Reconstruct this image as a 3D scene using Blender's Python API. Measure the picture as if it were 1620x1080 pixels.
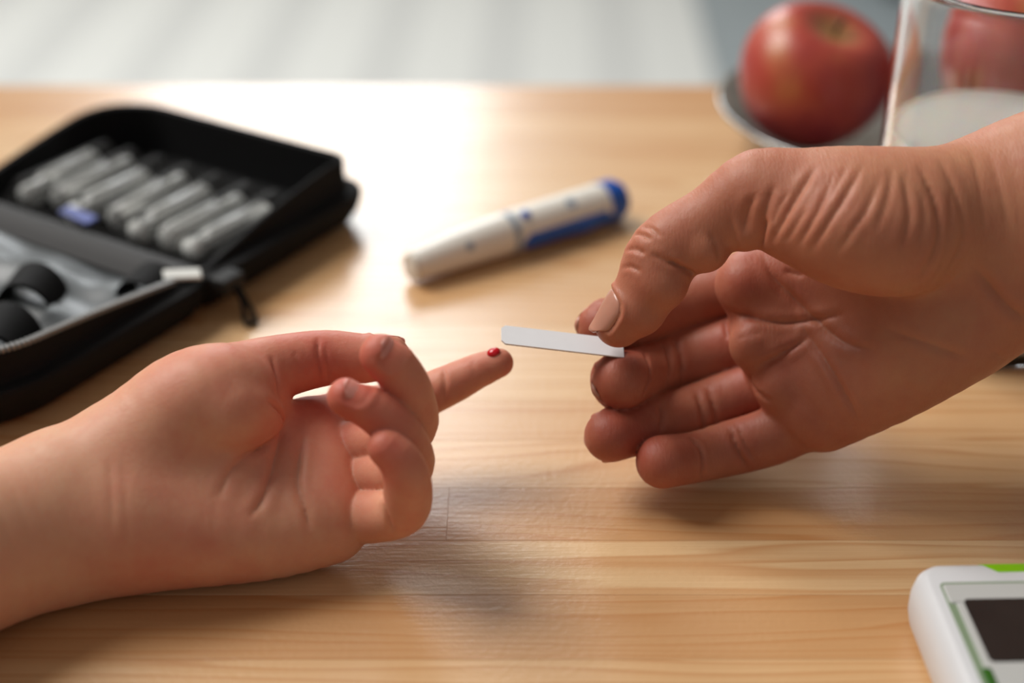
import bpy, bmesh, math, random
import numpy as np
from mathutils import Vector, Matrix
from mathutils.bvhtree import BVHTree

# ------------------------------------------------------------------ clear
for o in list(bpy.data.objects):
    bpy.data.objects.remove(o, do_unlink=True)
SC = bpy.context.scene
COL = SC.collection
random.seed(7)
RNG = np.random.default_rng(7)

# ------------------------------------------------------------------ camera
FPX = 2250.0                       # focal length in pixels of a 1620 px wide frame (50 mm on 36 mm)
PITCH = math.radians(30.8)
CAMZ = 234.0                       # camera height over the table top, in mm
SP, CP = math.sin(PITCH), math.cos(PITCH)
cam_d = bpy.data.cameras.new('camera')
cam_d.lens = 50.0
cam_d.sensor_width = 36.0
cam_d.clip_start = 0.01
cam_d.clip_end = 60
cam_d.dof.use_dof = True
cam_d.dof.focus_distance = 0.363
cam_d.dof.aperture_fstop = 4.6
cam = bpy.data.objects.new('camera', cam_d)
COL.objects.link(cam)
cam.location = (0, 0, CAMZ / 1000)
cam.rotation_euler = (math.pi / 2 - PITCH, 0, 0)
SC.camera = cam

# ------------------------------------------------------------------ light
world = bpy.data.worlds.new('room_light')
SC.world = world
world.use_nodes = True
wb = world.node_tree.nodes['Background']
wb.inputs[0].default_value = (1.0, 0.96, 0.92, 1)
wb.inputs[1].default_value = 0.23

def area_light(name, loc, target, sx, sy, power, color):
    l = bpy.data.lights.new(name, 'AREA')
    l.shape = 'RECTANGLE'
    l.size, l.size_y = sx, sy
    l.energy = power
    l.color = color
    o = bpy.data.objects.new(name, l)
    COL.objects.link(o)
    o.location = loc
    o.rotation_euler = (Vector(target) - Vector(loc)).to_track_quat('-Z', 'Y').to_euler()
    return o
# daylight entering by the window in the far wall
area_light('window_daylight', (-0.62, 4.12, 1.75), (-0.62, 0, 1.0), 1.05, 1.9, 54, (0.94, 0.98, 1.0))
# soft fill light added high on the left to brighten upward-facing surfaces
area_light('side_fill_light', (-1.8, 1.4, 2.4), (0, 0.4, 0.0), 1.8, 1.6, 112, (1.0, 0.97, 0.93))

SC.view_settings.view_transform = 'Standard'
SC.view_settings.look = 'None'
SC.view_settings.gamma = 1.0
SC.view_settings.use_curve_mapping = False
SC.view_settings.exposure = 0.0

# ------------------------------------------------------------------ helpers: camera geometry (mm)
CAM = np.array([0.0, 0.0, CAMZ])
RIGHT = np.array([1.0, 0, 0])
FWD = np.array([0.0, CP, -SP])
UP = np.array([0.0, SP, CP])
def ray(px, py):
    return FWD + RIGHT * (px - 810.0) / FPX - UP * (py - 540.0) / FPX
def U(px, py, d):
    """world point in mm seen at (px,py) at distance d along the optical axis"""
    return CAM + ray(px, py) * d
def UZ(px, py, z):
    """world point in mm seen at (px,py) at height z over the table"""
    r = ray(px, py)
    return CAM + r * ((z - CAMZ) / r[2])

# ------------------------------------------------------------------ helpers: objects
def tag(o, label=None, cat=None, group=None, kind=None):
    if label: o['label'] = label
    if cat: o['category'] = cat
    if group: o['group'] = group
    if kind: o['kind'] = kind
    return o
def mesh_obj(name, verts, faces, mat=None, parent=None, smooth=True, loc=None):
    me = bpy.data.meshes.new(name)
    me.from_pydata([tuple(v) for v in verts], [], [tuple(f) for f in faces])
    me.validate()
    if smooth:
        me.shade_smooth()
    if mat: me.materials.append(mat)
    o = bpy.data.objects.new(name, me)
    COL.objects.link(o)
    if parent is not None: o.parent = parent
    if loc is not None: o.location = loc
    return o
def bm_obj(name, bm, mat=None, parent=None, smooth=False, loc=None, autosmooth=None):
    bmesh.ops.recalc_face_normals(bm, faces=bm.faces)
    me = bpy.data.meshes.new(name)
    bm.to_mesh(me); bm.free()
    if smooth: me.shade_smooth()
    if autosmooth is not None: me.shade_smooth(); me.set_sharp_from_angle(angle=math.radians(autosmooth))
    if mat: me.materials.append(mat)
    o = bpy.data.objects.new(name, me)
    COL.objects.link(o)
    if parent is not None: o.parent = parent
    if loc is not None: o.location = loc
    return o
def empty(name, loc=(0, 0, 0), rz=0.0):
    o = bpy.data.objects.new(name, None)
    o.empty_display_size = 0.02
    COL.objects.link(o)
    o.location = loc
    o.rotation_euler = (0, 0, rz)
    return o
def bm_box(bm, lo, hi, bevel=0.0, seg=2):
    r = bmesh.ops.create_cube(bm, size=1.0)
    vs = r['verts']
    for v in vs:
        v.co = Vector([lo[i] + (v.co[i] + 0.5) * (hi[i] - lo[i]) for i in range(3)])
    if bevel > 0:
        es = list({e for v in vs for e in v.link_edges})
        bmesh.ops.bevel(bm, geom=es, offset=bevel, segments=seg, profile=0.5, affect='EDGES', clamp_overlap=True)
    return vs
def bm_lathe(bm, prof, n=48, cap0=True, cap1=True):
    """revolve [(r,z)...] about Z"""
    rings = []
    for r, z in prof:
        if r < 1e-7:
            rings.append([bm.verts.new((0, 0, z))])
        else:
            rings.append([bm.verts.new((r * math.cos(2 * math.pi * i / n), r * math.sin(2 * math.pi * i / n), z)) for i in range(n)])
    for a, b in zip(rings[:-1], rings[1:]):
        for i in range(n):
            j = (i + 1) % n
            if len(a) == 1 and len(b) == 1: continue
            if len(a) == 1: bm.faces.new((a[0], b[i], b[j]))
            elif len(b) == 1: bm.faces.new((a[i], a[j], b[0]))
            else: bm.faces.new((a[i], a[j], b[j], b[i]))
    if cap0 and len(rings[0]) > 1: bm.faces.new(rings[0][::-1])
    if cap1 and len(rings[-1]) > 1: bm.faces.new(rings[-1])
def rrect(w, h, r, n=8):
    """rounded rectangle outline, centred, counter-clockwise; r a number or four radii (+x+y, -x+y, -x-y, +x-y)"""
    if not hasattr(r, '__len__'): r = [r] * 4
    pts = []
    for q, (cx, cy) in enumerate(((1, 1), (-1, 1), (-1, -1), (1, -1))):
        rr = r[q]
        for i in range(n + 1):
            a = math.pi / 2 * (q + i / n)
            pts.append((cx * (w / 2 - rr) + rr * math.cos(a), cy * (h / 2 - rr) + rr * math.sin(a)))
    return pts
def bm_loft(bm, loops, cap0=True, cap1=True, closed=True):
    rs = [[bm.verts.new(p) for p in lp] for lp in loops]
    for a, b in zip(rs[:-1], rs[1:]):
        n = len(a)
        for i in range(n if closed else n - 1):
            j = (i + 1) % n
            bm.faces.new((a[i], a[j], b[j], b[i]))
    if cap0: bm.faces.new(rs[0][::-1])
    if cap1: bm.faces.new(rs[-1])
    return rs
def bm_tube(bm, pts, r, n=8, caps=True):
    pts = [Vector(p) for p in pts]
    loops = []
    up = Vector((0, 0, 1))
    for i, p in enumerate(pts):
        t = (pts[min(i + 1, len(pts) - 1)] - pts[max(i - 1, 0)]).normalized()
        s = t.cross(up)
        if s.length < 1e-4: s = t.cross(Vector((0, 1, 0)))
        s.normalize(); u = s.cross(t)
        rr = r[i] if hasattr(r, '__len__') else r
        loops.append([p + (s * math.cos(2 * math.pi * k / n) + u * math.sin(2 * math.pi * k / n)) * rr for k in range(n)])
    bm_loft(bm, loops, caps, caps)

# ------------------------------------------------------------------ helpers: materials
def srgb(r, g, b):
    def f(c):
        c /= 255.0
        return c / 12.92 if c <= 0.04045 else ((c + 0.055) / 1.055) ** 2.4
    return (f(r), f(g), f(b), 1.0)
class NT:
    def __init__(self, name):
        self.m = bpy.data.materials.new(name)
        self.m.use_nodes = True
        self.t = self.m.node_tree
        self.b = self.t.nodes['Principled BSDF']
    def n(self, typ, **kw):
        nd = self.t.nodes.new(typ)
        for k, v in kw.items():
            if k.startswith('i_'):
                key = k[2:]
                nd.inputs[int(key) if key.isdigit() else key.replace('_', ' ')].default_value = v
            else: setattr(nd, k, v)
        return nd
    def l(self, a, b): self.t.links.new(a, b)
    def ramp(self, fac, stops, interp='LINEAR'):
        r = self.n('ShaderNodeValToRGB')
        r.color_ramp.interpolation = interp
        els = r.color_ramp.elements
        while len(els) < len(stops): els.new(0.5)
        for e, (p, c) in zip(els, stops): e.position = p; e.color = c
        self.l(fac, r.inputs[0])
        return r.outputs[0]
    def coord(self, which='Object', scale=(1, 1, 1), rot=(0, 0, 0), loc=(0, 0, 0)):
        tc = self.n('ShaderNodeTexCoord')
        mp = self.n('ShaderNodeMapping')
        mp.inputs['Scale'].default_value = scale
        mp.inputs['Rotation'].default_value = rot
        mp.inputs['Location'].default_value = loc
        self.l(tc.outputs[which], mp.inputs[0])
        return mp.outputs[0]
    def noise(self, vec, scale, detail=4, rough=0.55, dist=0.0, out=0):
        nd = self.n('ShaderNodeTexNoise')
        nd.inputs['Scale'].default_value = scale
        nd.inputs['Detail'].default_value = detail
        nd.inputs['Roughness'].default_value = rough
        nd.inputs['Distortion'].default_value = dist
        if vec is not None: self.l(vec, nd.inputs['Vector'])
        return nd.outputs[out]
    def math(self, op, a, b=None, c=None):
        nd = self.n('ShaderNodeMath', operation=op)
        for i, v in enumerate((a, b, c)):
            if v is None: continue
            if hasattr(v, 'is_output'): self.l(v, nd.inputs[i])
            else: nd.inputs[i].default_value = v
        return nd.outputs[0]
    def mix(self, fac, a, b, mode='MIX'):
        nd = self.n('ShaderNodeMix', data_type='RGBA', blend_type=mode)
        for v, s in ((fac, nd.inputs[0]), (a, nd.inputs[6]), (b, nd.inputs[7])):
            if hasattr(v, 'is_output'): self.l(v, s)
            else: s.default_value = v
        return nd.outputs[2]
    def bump(self, h, strength, dist=0.001, normal=None):
        nd = self.n('ShaderNodeBump')
        nd.inputs['Strength'].default_value = strength
        nd.inputs['Distance'].default_value = dist
        self.l(h, nd.inputs['Height'])
        if normal is not None: self.l(normal, nd.inputs['Normal'])
        return nd.outputs[0]
    def set(self, **kw):
        for k, v in kw.items():
            k = k.replace('_', ' ')
            if hasattr(v, 'is_output'): self.l(v, self.b.inputs[k])
            else: self.b.inputs[k].default_value = v
        return self
def simple(name, col, rough=0.5, grain=0.0, gscale=400, bump=0.0, **kw):
    t = NT(name)
    v = t.coord()
    nz = t.noise(v, gscale, 3)
    dark = tuple(c * (1 - grain) for c in col[:3]) + (1,)
    light = tuple(min(1, c * (1 + grain)) for c in col[:3]) + (1,)
    t.set(Base_Color=t.ramp(nz, [(0.3, dark), (0.7, light)]), Roughness=rough)
    if bump > 0: t.set(Normal=t.bump(nz, bump, 0.0005))
    t.set(**kw)
    return t.m
# ------------------------------------------------------------------ materials of the setting
def mat_pine():
    t = NT('pine')
    tc = t.n('ShaderNodeTexCoord')
    oi = t.n('ShaderNodeObjectInfo')
    # every stave is cut from another place of the log
    off = t.n('ShaderNodeCombineXYZ')
    t.l(t.math('MULTIPLY', oi.outputs['Random'], 7.3), off.inputs[0])
    t.l(t.math('MULTIPLY', oi.outputs['Random'], 3.1), off.inputs[1])
    t.l(t.math('MULTIPLY', oi.outputs['Random'], 1.7), off.inputs[2])
    add = t.n('ShaderNodeVectorMath', operation='ADD')
    t.l(tc.outputs['Object'], add.inputs[0]); t.l(off.outputs[0], add.inputs[1])
    mp = t.n('ShaderNodeMapping'); mp.inputs['Scale'].default_value = (1.0, 14.0, 14.0)
    t.l(add.outputs[0], mp.inputs[0])
    v = mp.outputs[0]
    # slowly bending growth rings, stretched along the stave
    warp = t.noise(v, 2.2, 3, 0.5)
    mpy = t.n('ShaderNodeSeparateXYZ'); t.l(v, mpy.inputs[0])
    ph = t.math('ADD', t.math('MULTIPLY', mpy.outputs[1], 13.0), t.math('MULTIPLY', warp, 12.0))
    ring = t.math('FRACT', ph)
    ringc = t.ramp(ring, [(0.0, (0, 0, 0, 1)), (0.62, (0.25, 0.25, 0.25, 1)), (0.88, (1, 1, 1, 1)), (1.0, (0, 0, 0, 1))])
    mp2 = t.n('ShaderNodeMapping'); mp2.inputs['Scale'].default_value = (6.0, 420.0, 420.0)
    t.l(add.outputs[0], mp2.inputs[0])
    fibre = t.noise(mp2.outputs[0], 3.0, 5, 0.6)
    base = t.ramp(oi.outputs['Random'], [(0.0, srgb(198, 150, 102)), (0.35, srgb(220, 184, 138)), (0.65, srgb(208, 162, 112)), (1.0, srgb(226, 194, 150))])
    c = t.mix(t.math('MULTIPLY', ringc, 0.55), base, srgb(180, 114, 54))
    c = t.mix(t.math('MULTIPLY', t.math('SUBTRACT', fibre, 0.35), 0.5), c, srgb(176, 116, 62))
    blot = t.noise(tc.outputs['Object'], 9.0, 3)
    c = t.mix(t.math('MULTIPLY', t.math('SUBTRACT', blot, 0.3), 0.25), c, srgb(236, 200, 148))
    # varnish: gloss with fibre relief, orange peel and fine scratches
    peel = t.noise(tc.outputs['Object'], 520.0, 2)
    mp3 = t.n('ShaderNodeMapping'); mp3.inputs['Scale'].default_value = (60.0, 900.0, 60.0)
    t.l(add.outputs[0], mp3.inputs[0])
    rel = t.noise(mp3.outputs[0], 1.0, 3)
    nb = t.bump(peel, 0.16, 0.0006)
    nb = t.bump(rel, 0.22, 0.0005, nb)
    rough = t.math('ADD', t.math('MULTIPLY', t.noise(tc.outputs['Object'], 60.0, 4), 0.10), 0.29)
    t.set(Base_Color=c, Roughness=rough, Normal=nb)
    t.b.inputs['Specular IOR Level'].default_value = 0.55
    t.b.inputs['Coat Weight'].default_value = 0.45
    t.b.inputs['Coat Roughness'].default_value = 0.2
    return t.m
M_PINE = mat_pine()

def mat_rug():
    t = NT('striped_rug')
    v = t.coord('Object')
    sx = t.n('ShaderNodeSeparateXYZ'); t.l(v, sx.inputs[0])
    f = t.math('FRACT', t.math('MULTIPLY', t.math('ADD', sx.outputs[0], 20.0), 1 / 0.231))
    c = t.ramp(f, [(0.0, srgb(224, 226, 222)), (0.565, srgb(224, 226, 222)), (0.575, srgb(210, 212, 209)), (0.985, srgb(210, 212, 209)), (1.0, srgb(224, 226, 222))])
    wv = t.noise(t.coord('Object', (300, 60, 1)), 1.0, 3)
    t.set(Base_Color=t.mix(0.08, c, wv), Roughness=0.9, Normal=t.bump(wv, 0.3, 0.002))
    return t.m

# ------------------------------------------------------------------ floor, rug, far wall with its window
FLOORZ = -0.740
bm = bmesh.new(); bm_box(bm, (-4.5, -2.5, FLOORZ - 0.05), (4.5, 4.25, FLOORZ))
tag(bm_obj('floor', bm, simple('grey_floor', srgb(146, 156, 160), 0.55, 0.06, 14)), kind='structure')
bm = bmesh.new(); bm_box(bm, (-3.2, -1.4, 0.0), (0.0, 1.4, 0.008), 0.003)
rug = bm_obj('striped_rug', bm, mat_rug(), loc=(0.395, 2.75, FLOORZ), autosmooth=40)
rug.rotation_euler = (0, 0, -math.radians(1.8))
tag(rug, 'pale grey and white striped rug on the floor behind the table', 'rug')

M_WALL = simple('wall_paint', srgb(226, 214, 198), 0.85, 0.03, 30, 0.05)
M_WFRAME = simple('window_paint', srgb(232, 232, 228), 0.4, 0.02, 40)
wall = empty('wall_back', (0, 4.2, 0)); tag(wall, kind='structure')
WX0, WX1, WZ0, WZ1 = -1.2, -0.04, 0.75, 2.75
bm = bmesh.new()
for lo, hi in (((-4.5, 0, FLOORZ), (WX0, 0.12, 3.2)), ((WX1, 0, FLOORZ), (4.5, 0.12, 3.2)),
               ((WX0, 0, FLOORZ), (WX1, 0.12, WZ0)), ((WX0, 0, WZ1), (WX1, 0.12, 3.2))):
    bm_box(bm, lo, hi)
bm_obj('wall_panel', bm, M_WALL, wall)
win = empty('window_1', (0, 4.2, 0)); tag(win, kind='structure')
bm = bmesh.new()
for lo, hi in (((WX0, -0.02, WZ0), (WX0 + 0.05, 0.1, WZ1)), ((WX1 - 0.05, -0.02, WZ0), (WX1, 0.1, WZ1)),
               ((WX0 + 0.05, -0.02, WZ0), (WX1 - 0.05, 0.1, WZ0 + 0.05)), ((WX0 + 0.05, -0.02, WZ1 - 0.05), (WX1 - 0.05, 0.1, WZ1))):
    bm_box(bm, lo, hi, 0.004)
bm_obj('window_frame', bm, M_WFRAME, win)
bm = bmesh.new(); bm_box(bm, (WX0 - 0.05, -0.14, WZ0 - 0.035), (WX1 + 0.05, -0.02, WZ0), 0.006)
bm_obj('window_sill', bm, M_WFRAME, win)

# ------------------------------------------------------------------ table of glued pine staves
table = empty('pine_table', (0, 0.28, FLOORZ))
tag(table, 'varnished pine table of glued staves under both hands', 'table')
TX = 0.66
# (far edge of stave, tone) measured across the top
rows = [-0.06, -0.02, 0.022, 0.064, 0.106, 0.148, 0.19, 0.226, 0.2475, 0.2702, 0.2915, 0.3143, 0.337, 0.3585, 0.381,
        0.403, 0.4265, 0.449, 0.471, 0.494, 0.5165, 0.539, 0.5615, 0.584, 0.622]
TH = 0.028
def stave(x0, x1, y0, y1):
    bm = bmesh.new()
    g = 0.00001
    cx, cy = (x0 + x1) / 2, (y0 + y1) / 2
    bm_box(bm, (x0 - cx + g, y0 - cy + g, -TH), (x1 - cx - g, y1 - cy - g, 0.0), 0.00007, 1)
    o = bm_obj('plank', bm, M_PINE, table, autosmooth=30)
    o.location = (cx, cy - 0.28, -FLOORZ)
joint_at = {9: [-0.37, 0.42], 10: [-0.0172, 0.5], 8: [-0.5, 0.31]}
for i, (y0, y1) in enumerate(zip(rows[:-1], rows[1:])):
    xs = joint_at.get(i)
    if xs is None:
        a = RNG.uniform(-0.6, -0.05); xs = [a, a + RNG.uniform(0.35, 0.6)]
    xs = [-TX] + [x for x in xs if abs(x) < TX - 0.05] + [TX]
    for a, b in zip(xs[:-1], xs[1:]): stave(a, b, y0, y1)
for sx in (-1, 1):
    for y in (-0.015, 0.572):
        bm = bmesh.new(); bm_box(bm, (-0.03, -0.03, 0), (0.03, 0.03, -FLOORZ - TH), 0.004)
        o = bm_obj('leg', bm, M_PINE, table); o.location = (sx * (TX - 0.05), y - 0.28, 0)
for lo, hi in (((-TX + 0.08, -0.025, 0), (TX - 0.08, -0.003, 0.09)), ((-TX + 0.08, 0.560, 0), (TX - 0.08, 0.582, 0.09))):
    bm = bmesh.new(); bm_box(bm, lo, hi, 0.002)
    o = bm_obj('apron', bm, M_PINE, table); o.location = (0, -0.28, -FLOORZ - TH - 0.09)
# ------------------------------------------------------------------ helpers: implicit surfaces for the hands (mm)
def smin(a, b, k):
    h = np.maximum(k - np.abs(a - b), 0.0) / k
    return np.minimum(a, b) - h * h * k * 0.25
def catmull(nodes, sub):
    P = np.array(nodes, float)
    if sub <= 1 or len(P) < 3: return P
    Q = np.vstack([2 * P[0] - P[1], P, 2 * P[-1] - P[-2]])
    out = []
    for i in range(1, len(Q) - 2):
        for s in range(sub):
            t = s / sub
            p0, p1, p2, p3 = Q[i - 1], Q[i], Q[i + 1], Q[i + 2]
            out.append(0.5 * (2 * p1 + (p2 - p0) * t + (2 * p0 - 5 * p1 + 4 * p2 - p3) * t * t + (3 * p1 - p0 - 3 * p2 + p3) * t ** 3))
    out.append(P[-1])
    return np.array(out)
class Field:
    def __init__(self, lo, hi, h):
        self.lo = np.array(lo, np.float32); self.h = h
        self.n = np.ceil((np.array(hi) - np.array(lo)) / h).astype(int) + 1
        self.ax = [self.lo[i] + h * np.arange(self.n[i], dtype=np.float32) for i in range(3)]
    def new(self):
        return np.full(self.n, 50.0, np.float32)
    def box(self, lo, hi):
        a = np.clip(np.floor((np.array(lo) - self.lo) / self.h).astype(int), 0, self.n - 1)
        b = np.clip(np.ceil((np.array(hi) - self.lo) / self.h).astype(int) + 1, 1, self.n)
        return tuple(slice(x, y) for x, y in zip(a, b))
    def grid(self, sl):
        return (self.ax[0][sl[0]][:, None, None], self.ax[1][sl[1]][None, :, None], self.ax[2][sl[2]][None, None, :])
    def cone(self, D, a, b, ra, rb, k=0.0, flat=None, pad=9.0):
        """round cone from a to b; flat = (unit vector, ratio): squeezed along that vector"""
        m = max(ra, rb) * (max(1.0, flat[1]) if flat else 1.0) + pad
        sl = self.box(np.minimum(a, b) - m, np.maximum(a, b) + m)
        X, Y, Z = self.grid(sl)
        if X.size == 0 or Y.size == 0 or Z.size == 0: return
        ba = (b - a).astype(np.float32); L = float(ba @ ba) + 1e-9
        x, y, z = X - np.float32(a[0]), Y - np.float32(a[1]), Z - np.float32(a[2])
        t = np.clip((x * ba[0] + y * ba[1] + z * ba[2]) / L, 0, 1)
        dx, dy, dz = x - t * ba[0], y - t * ba[1], z - t * ba[2]
        q = dx * dx + dy * dy + dz * dz
        if flat is not None:
            n, ratio = flat
            c = dx * np.float32(n[0]) + dy * np.float32(n[1]) + dz * np.float32(n[2])
            q = q + c * c * np.float32(1 / ratio ** 2 - 1)
        d = np.sqrt(q) - (ra + (rb - ra) * t)
        if flat is not None: d = d * min(1.0, flat[1])
        cur = D[sl]
        D[sl] = smin(cur, d, k) if k > 0 else np.minimum(cur, d)
    def chain(self, D, nodes, sub=4, k=0.0, flat=None, pad=9.0):
        C = catmull(nodes, sub)
        T = D if k == 0 else self.new()
        for p, q in zip(C[:-1], C[1:]):
            self.cone(T, p[:3], q[:3], p[3], q[3], 0.0, flat, pad)
        if k > 0:
            lo = C[:, :3].min(0) - C[:, 3].max() * 1.3 - pad; hi = C[:, :3].max(0) + C[:, 3].max() * 1.3 + pad
            sl = self.box(lo, hi)
            D[sl] = smin(D[sl], T[sl], k)
def surface_nets(D, lo, h):
    n = D.shape
    S = D < 0
    c = [(i, j, k) for i in (0, 1) for j in (0, 1) for k in (0, 1)]
    def sh(A, o): return A[o[0]:n[0] - 1 + o[0], o[1]:n[1] - 1 + o[1], o[2]:n[2] - 1 + o[2]]
    cnt = np.zeros([x - 1 for x in n], np.int8)
    for o in c: cnt += sh(S, o)
    act = (cnt > 0) & (cnt < 8)
    ids = np.argwhere(act)
    index = np.full(act.shape, -1, np.int32); index[act] = np.arange(len(ids))
    vals = np.stack([D[ids[:, 0] + o[0], ids[:, 1] + o[1], ids[:, 2] + o[2]] for o in c], 1)
    acc = np.zeros((len(ids), 3)); num = np.zeros(len(ids))
    for i in range(8):
        for j in range(i + 1, 8):
            df = np.array(c[j]) - np.array(c[i])
            if np.abs(df).sum() != 1: continue
            va, vb = vals[:, i], vals[:, j]
            m = (va < 0) != (vb < 0)
            t = np.where(m, va / np.where(m, va - vb, 1), 0)
            acc += np.where(m[:, None], np.array(c[i]) + t[:, None] * df, 0); num += m
    V = (ids + acc / num[:, None]) * h + lo
    F = []
    for a in range(3):
        b, d = (a + 1) % 3, (a + 2) % 3
        s0 = [slice(1, -1)] * 3; s1 = [slice(1, -1)] * 3
        s0[a] = slice(0, n[a] - 1); s1[a] = slice(1, n[a])
        A, B = S[tuple(s0)], S[tuple(s1)]
        e = np.argwhere(A != B)
        inside = A[e[:, 0], e[:, 1], e[:, 2]]
        e = e + np.array([0 if q == a else 1 for q in range(3)])
        def at(db, dd):
            q = e.copy(); q[:, b] -= db; q[:, d] -= dd
            return index[q[:, 0], q[:, 1], q[:, 2]]
        quad = np.stack([at(1, 1), at(0, 1), at(0, 0), at(1, 0)], 1)
        quad[~inside] = quad[~inside][:, ::-1]
        F.append(quad)
    F = np.vstack(F)
    F = F[(F >= 0).all(1)]
    return V, F
def neighbours(F):
    E = np.vstack([F[:, [0, 1]], F[:, [1, 2]], F[:, [2, 3]], F[:, [3, 0]]])
    return np.unique(np.sort(E, 1), axis=0)
def relax(V, E, it=2, f=0.5):
    for _ in range(it):
        for g in (f, -f * 1.03):
            A = np.zeros_like(V); N = np.zeros(len(V))
            np.add.at(A, E[:, 0], V[E[:, 1]]); np.add.at(A, E[:, 1], V[E[:, 0]])
            np.add.at(N, E[:, 0], 1); np.add.at(N, E[:, 1], 1)
            V = V + g * (A / np.maximum(N, 1)[:, None] - V)
    return V
def vnormals(V, F):
    n = np.cross(V[F[:, 2]] - V[F[:, 0]], V[F[:, 3]] - V[F[:, 1]])
    N = np.zeros_like(V)
    for k in range(4): np.add.at(N, F[:, k], n)
    return N / np.maximum(np.linalg.norm(N, axis=1), 1e-9)[:, None]
def seg_dist(P, poly):
    """distance of points P to a polyline and the running parameter 0..1 of the nearest point"""
    best = np.full(len(P), 1e9); par = np.zeros(len(P))
    m = len(poly) - 1
    for i in range(m):
        a, b = poly[i], poly[i + 1]
        ba = b - a; L = ba @ ba + 1e-9
        t = np.clip((P - a) @ ba / L, 0, 1)
        d = np.linalg.norm(P - a - t[:, None] * ba, axis=1)
        w = d < best
        best[w] = d[w]; par[w] = (i + t[w]) / m
    return best, par
class Hand:
    """palm field + finger fields -> one continuous skin mesh"""
    def __init__(self, lo, hi, h):
        self.f = Field(lo, hi, h); self.P = self.f.new(); self.fingers = []
    def palm(self, nodes, k, sub=3, flat=None):
        self.f.chain(self.P, nodes, sub, k, flat)
    def finger(self, nodes, root_k=5.0, reach=16.0, pads=(), sub=4, root=0):
        self.fingers.append((nodes, root_k, reach, pads, sub, root))
    def carve(self, R, nodes, k):
        pass
    def build(self, cuts=()):
        f = self.f; R = self.P.copy()
        for nodes, rk, reach, pads, sub, root in self.fingers:
            T = f.new()
            f.chain(T, nodes, sub)
            for c, r, k, pf in pads: f.cone(T, c, c + np.array([0.01, 0, 0]), r, r, k, pf)
            N = np.array(nodes); m = N[:, 3].max() + 9
            sl = f.box(N[:, :3].min(0) - m, N[:, :3].max(0) + m)
            X, Y, Z = f.grid(sl)
            c = N[root]
            dr = np.sqrt((X - c[0]) ** 2 + (Y - c[1]) ** 2 + (Z - c[2]) ** 2)
            k = np.float32(rk) * np.clip(1.25 - dr / reach, 0, 1) + np.float32(0.35)
            R[sl] = np.minimum(R[sl], smin(self.P[sl], T[sl], k))
        for a, b, ra, rb, k in cuts:
            T = f.new(); f.cone(T, a, b, ra, rb)
            m = max(ra, rb) + 9
            sl = f.box(np.minimum(a, b) - m, np.maximum(a, b) + m)
            R[sl] = -smin(-R[sl], T[sl], k)
        V, F = surface_nets(R, f.lo, f.h)
        E = neighbours(F)
        V = relax(V, E, 3, 0.5)
        # flesh that rests on the table flattens against it
        low = 1.2 - V[:, 2]
        V[:, 2] = np.where(low > 0, 0.15 + 1.05 * np.exp(-np.maximum(low, 0) / 1.05), V[:, 2])
        self.V, self.F, self.E = V, F, E
        self.N = vnormals(V, F)
        self.tree = None
    def bvh(self):
        self.tree = BVHTree.FromPolygons([tuple(v) for v in self.V], [tuple(int(i) for i in q) for q in self.F])
        return self.tree
    def cast(self, px, py):
        r = ray(px, py); r = r / np.linalg.norm(r)
        hit, nrm, idx, d = self.tree.ray_cast(Vector(CAM), Vector(r))
        return None if hit is None else np.array(hit)
    def creases(self, lines):
        """lines: (pixel polyline, width mm, depth mm, puff) drawn on the skin as seen and pressed into it"""
        if self.tree is None: self.bvh()
        D = np.zeros(len(self.V))
        for pts, w, dep, puff, *rest in lines:
            open_end = bool(rest)
            C = catmull([(p[0], p[1], 0, 0) for p in pts], 6)[:, :2]
            Q = [self.cast(*p) for p in C]
            Q = [q for q in Q if q is not None]
            # keep one connected run (a cast that slips past an edge lands far behind)
            run = [Q[0]] if Q else []
            for q in Q[1:]:
                if np.linalg.norm(q - run[-1]) < 8.0: run.append(q)
            if len(run) < 2: continue
            Q = np.array(run)
            lo, hi = Q.min(0) - 4 * w - 2, Q.max(0) + 4 * w + 2
            m = np.where(((self.V > lo) & (self.V < hi)).all(1))[0]
            if len(m) == 0: continue
            d, t = seg_dist(self.V[m], Q)
            taper = np.clip((t if open_end else np.minimum(t, 1 - t)) / 0.22, 0.0, 1) ** 0.8
            D[m] += taper * (-dep * 1.25 * np.exp(-(d / (0.62 * w)) ** 1.3) + puff * np.exp(-((d - 1.9 * w) / (1.1 * w)) ** 2))
        self.V = self.V + self.N * D[:, None]
        self.N = vnormals(self.V, self.F)
        self.tree = None
    def blobs(self, items):
        """items: (px,py, radius mm, height mm) soft swellings or hollows on the seen side"""
        if self.tree is None: self.bvh()
        D = np.zeros(len(self.V))
        for px, py, r, a in items:
            q = self.cast(px, py)
            if q is None: continue
            d = np.linalg.norm(self.V - q, axis=1)
            D += a * np.exp(-(d / r) ** 2)
        self.V = self.V + self.N * D[:, None]
        self.N = vnormals(self.V, self.F)
        self.tree = None
    def lengthen(self, start, direction, k, soft=12.0):
        """let the forearm run on beyond the picture: stretch what lies past start along direction"""
        u = direction / np.linalg.norm(direction)
        s = np.maximum((self.V - start) @ u, 0.0)
        self.V = self.V + u * ((k - 1) * s * s / (s + soft))[:, None]
        self.N = vnormals(self.V, self.F)
    def object(self, name, mat, redness):
        """redness: list of (point mm, radius mm, amount) -> point attribute of skin flush"""
        o = mesh_obj(name, self.V / 1000.0, self.F.tolist(), mat)
        red = np.zeros(len(self.V), np.float32)
        for c, r, a in redness:
            red += a * np.exp(-(np.linalg.norm(self.V - c, axis=1) / r) ** 2)
        at = o.data.attributes.new('flush', 'FLOAT', 'POINT')
        at.data.foreach_set('value', np.clip(red, -1, 1).astype(np.float32))
        return o
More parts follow.
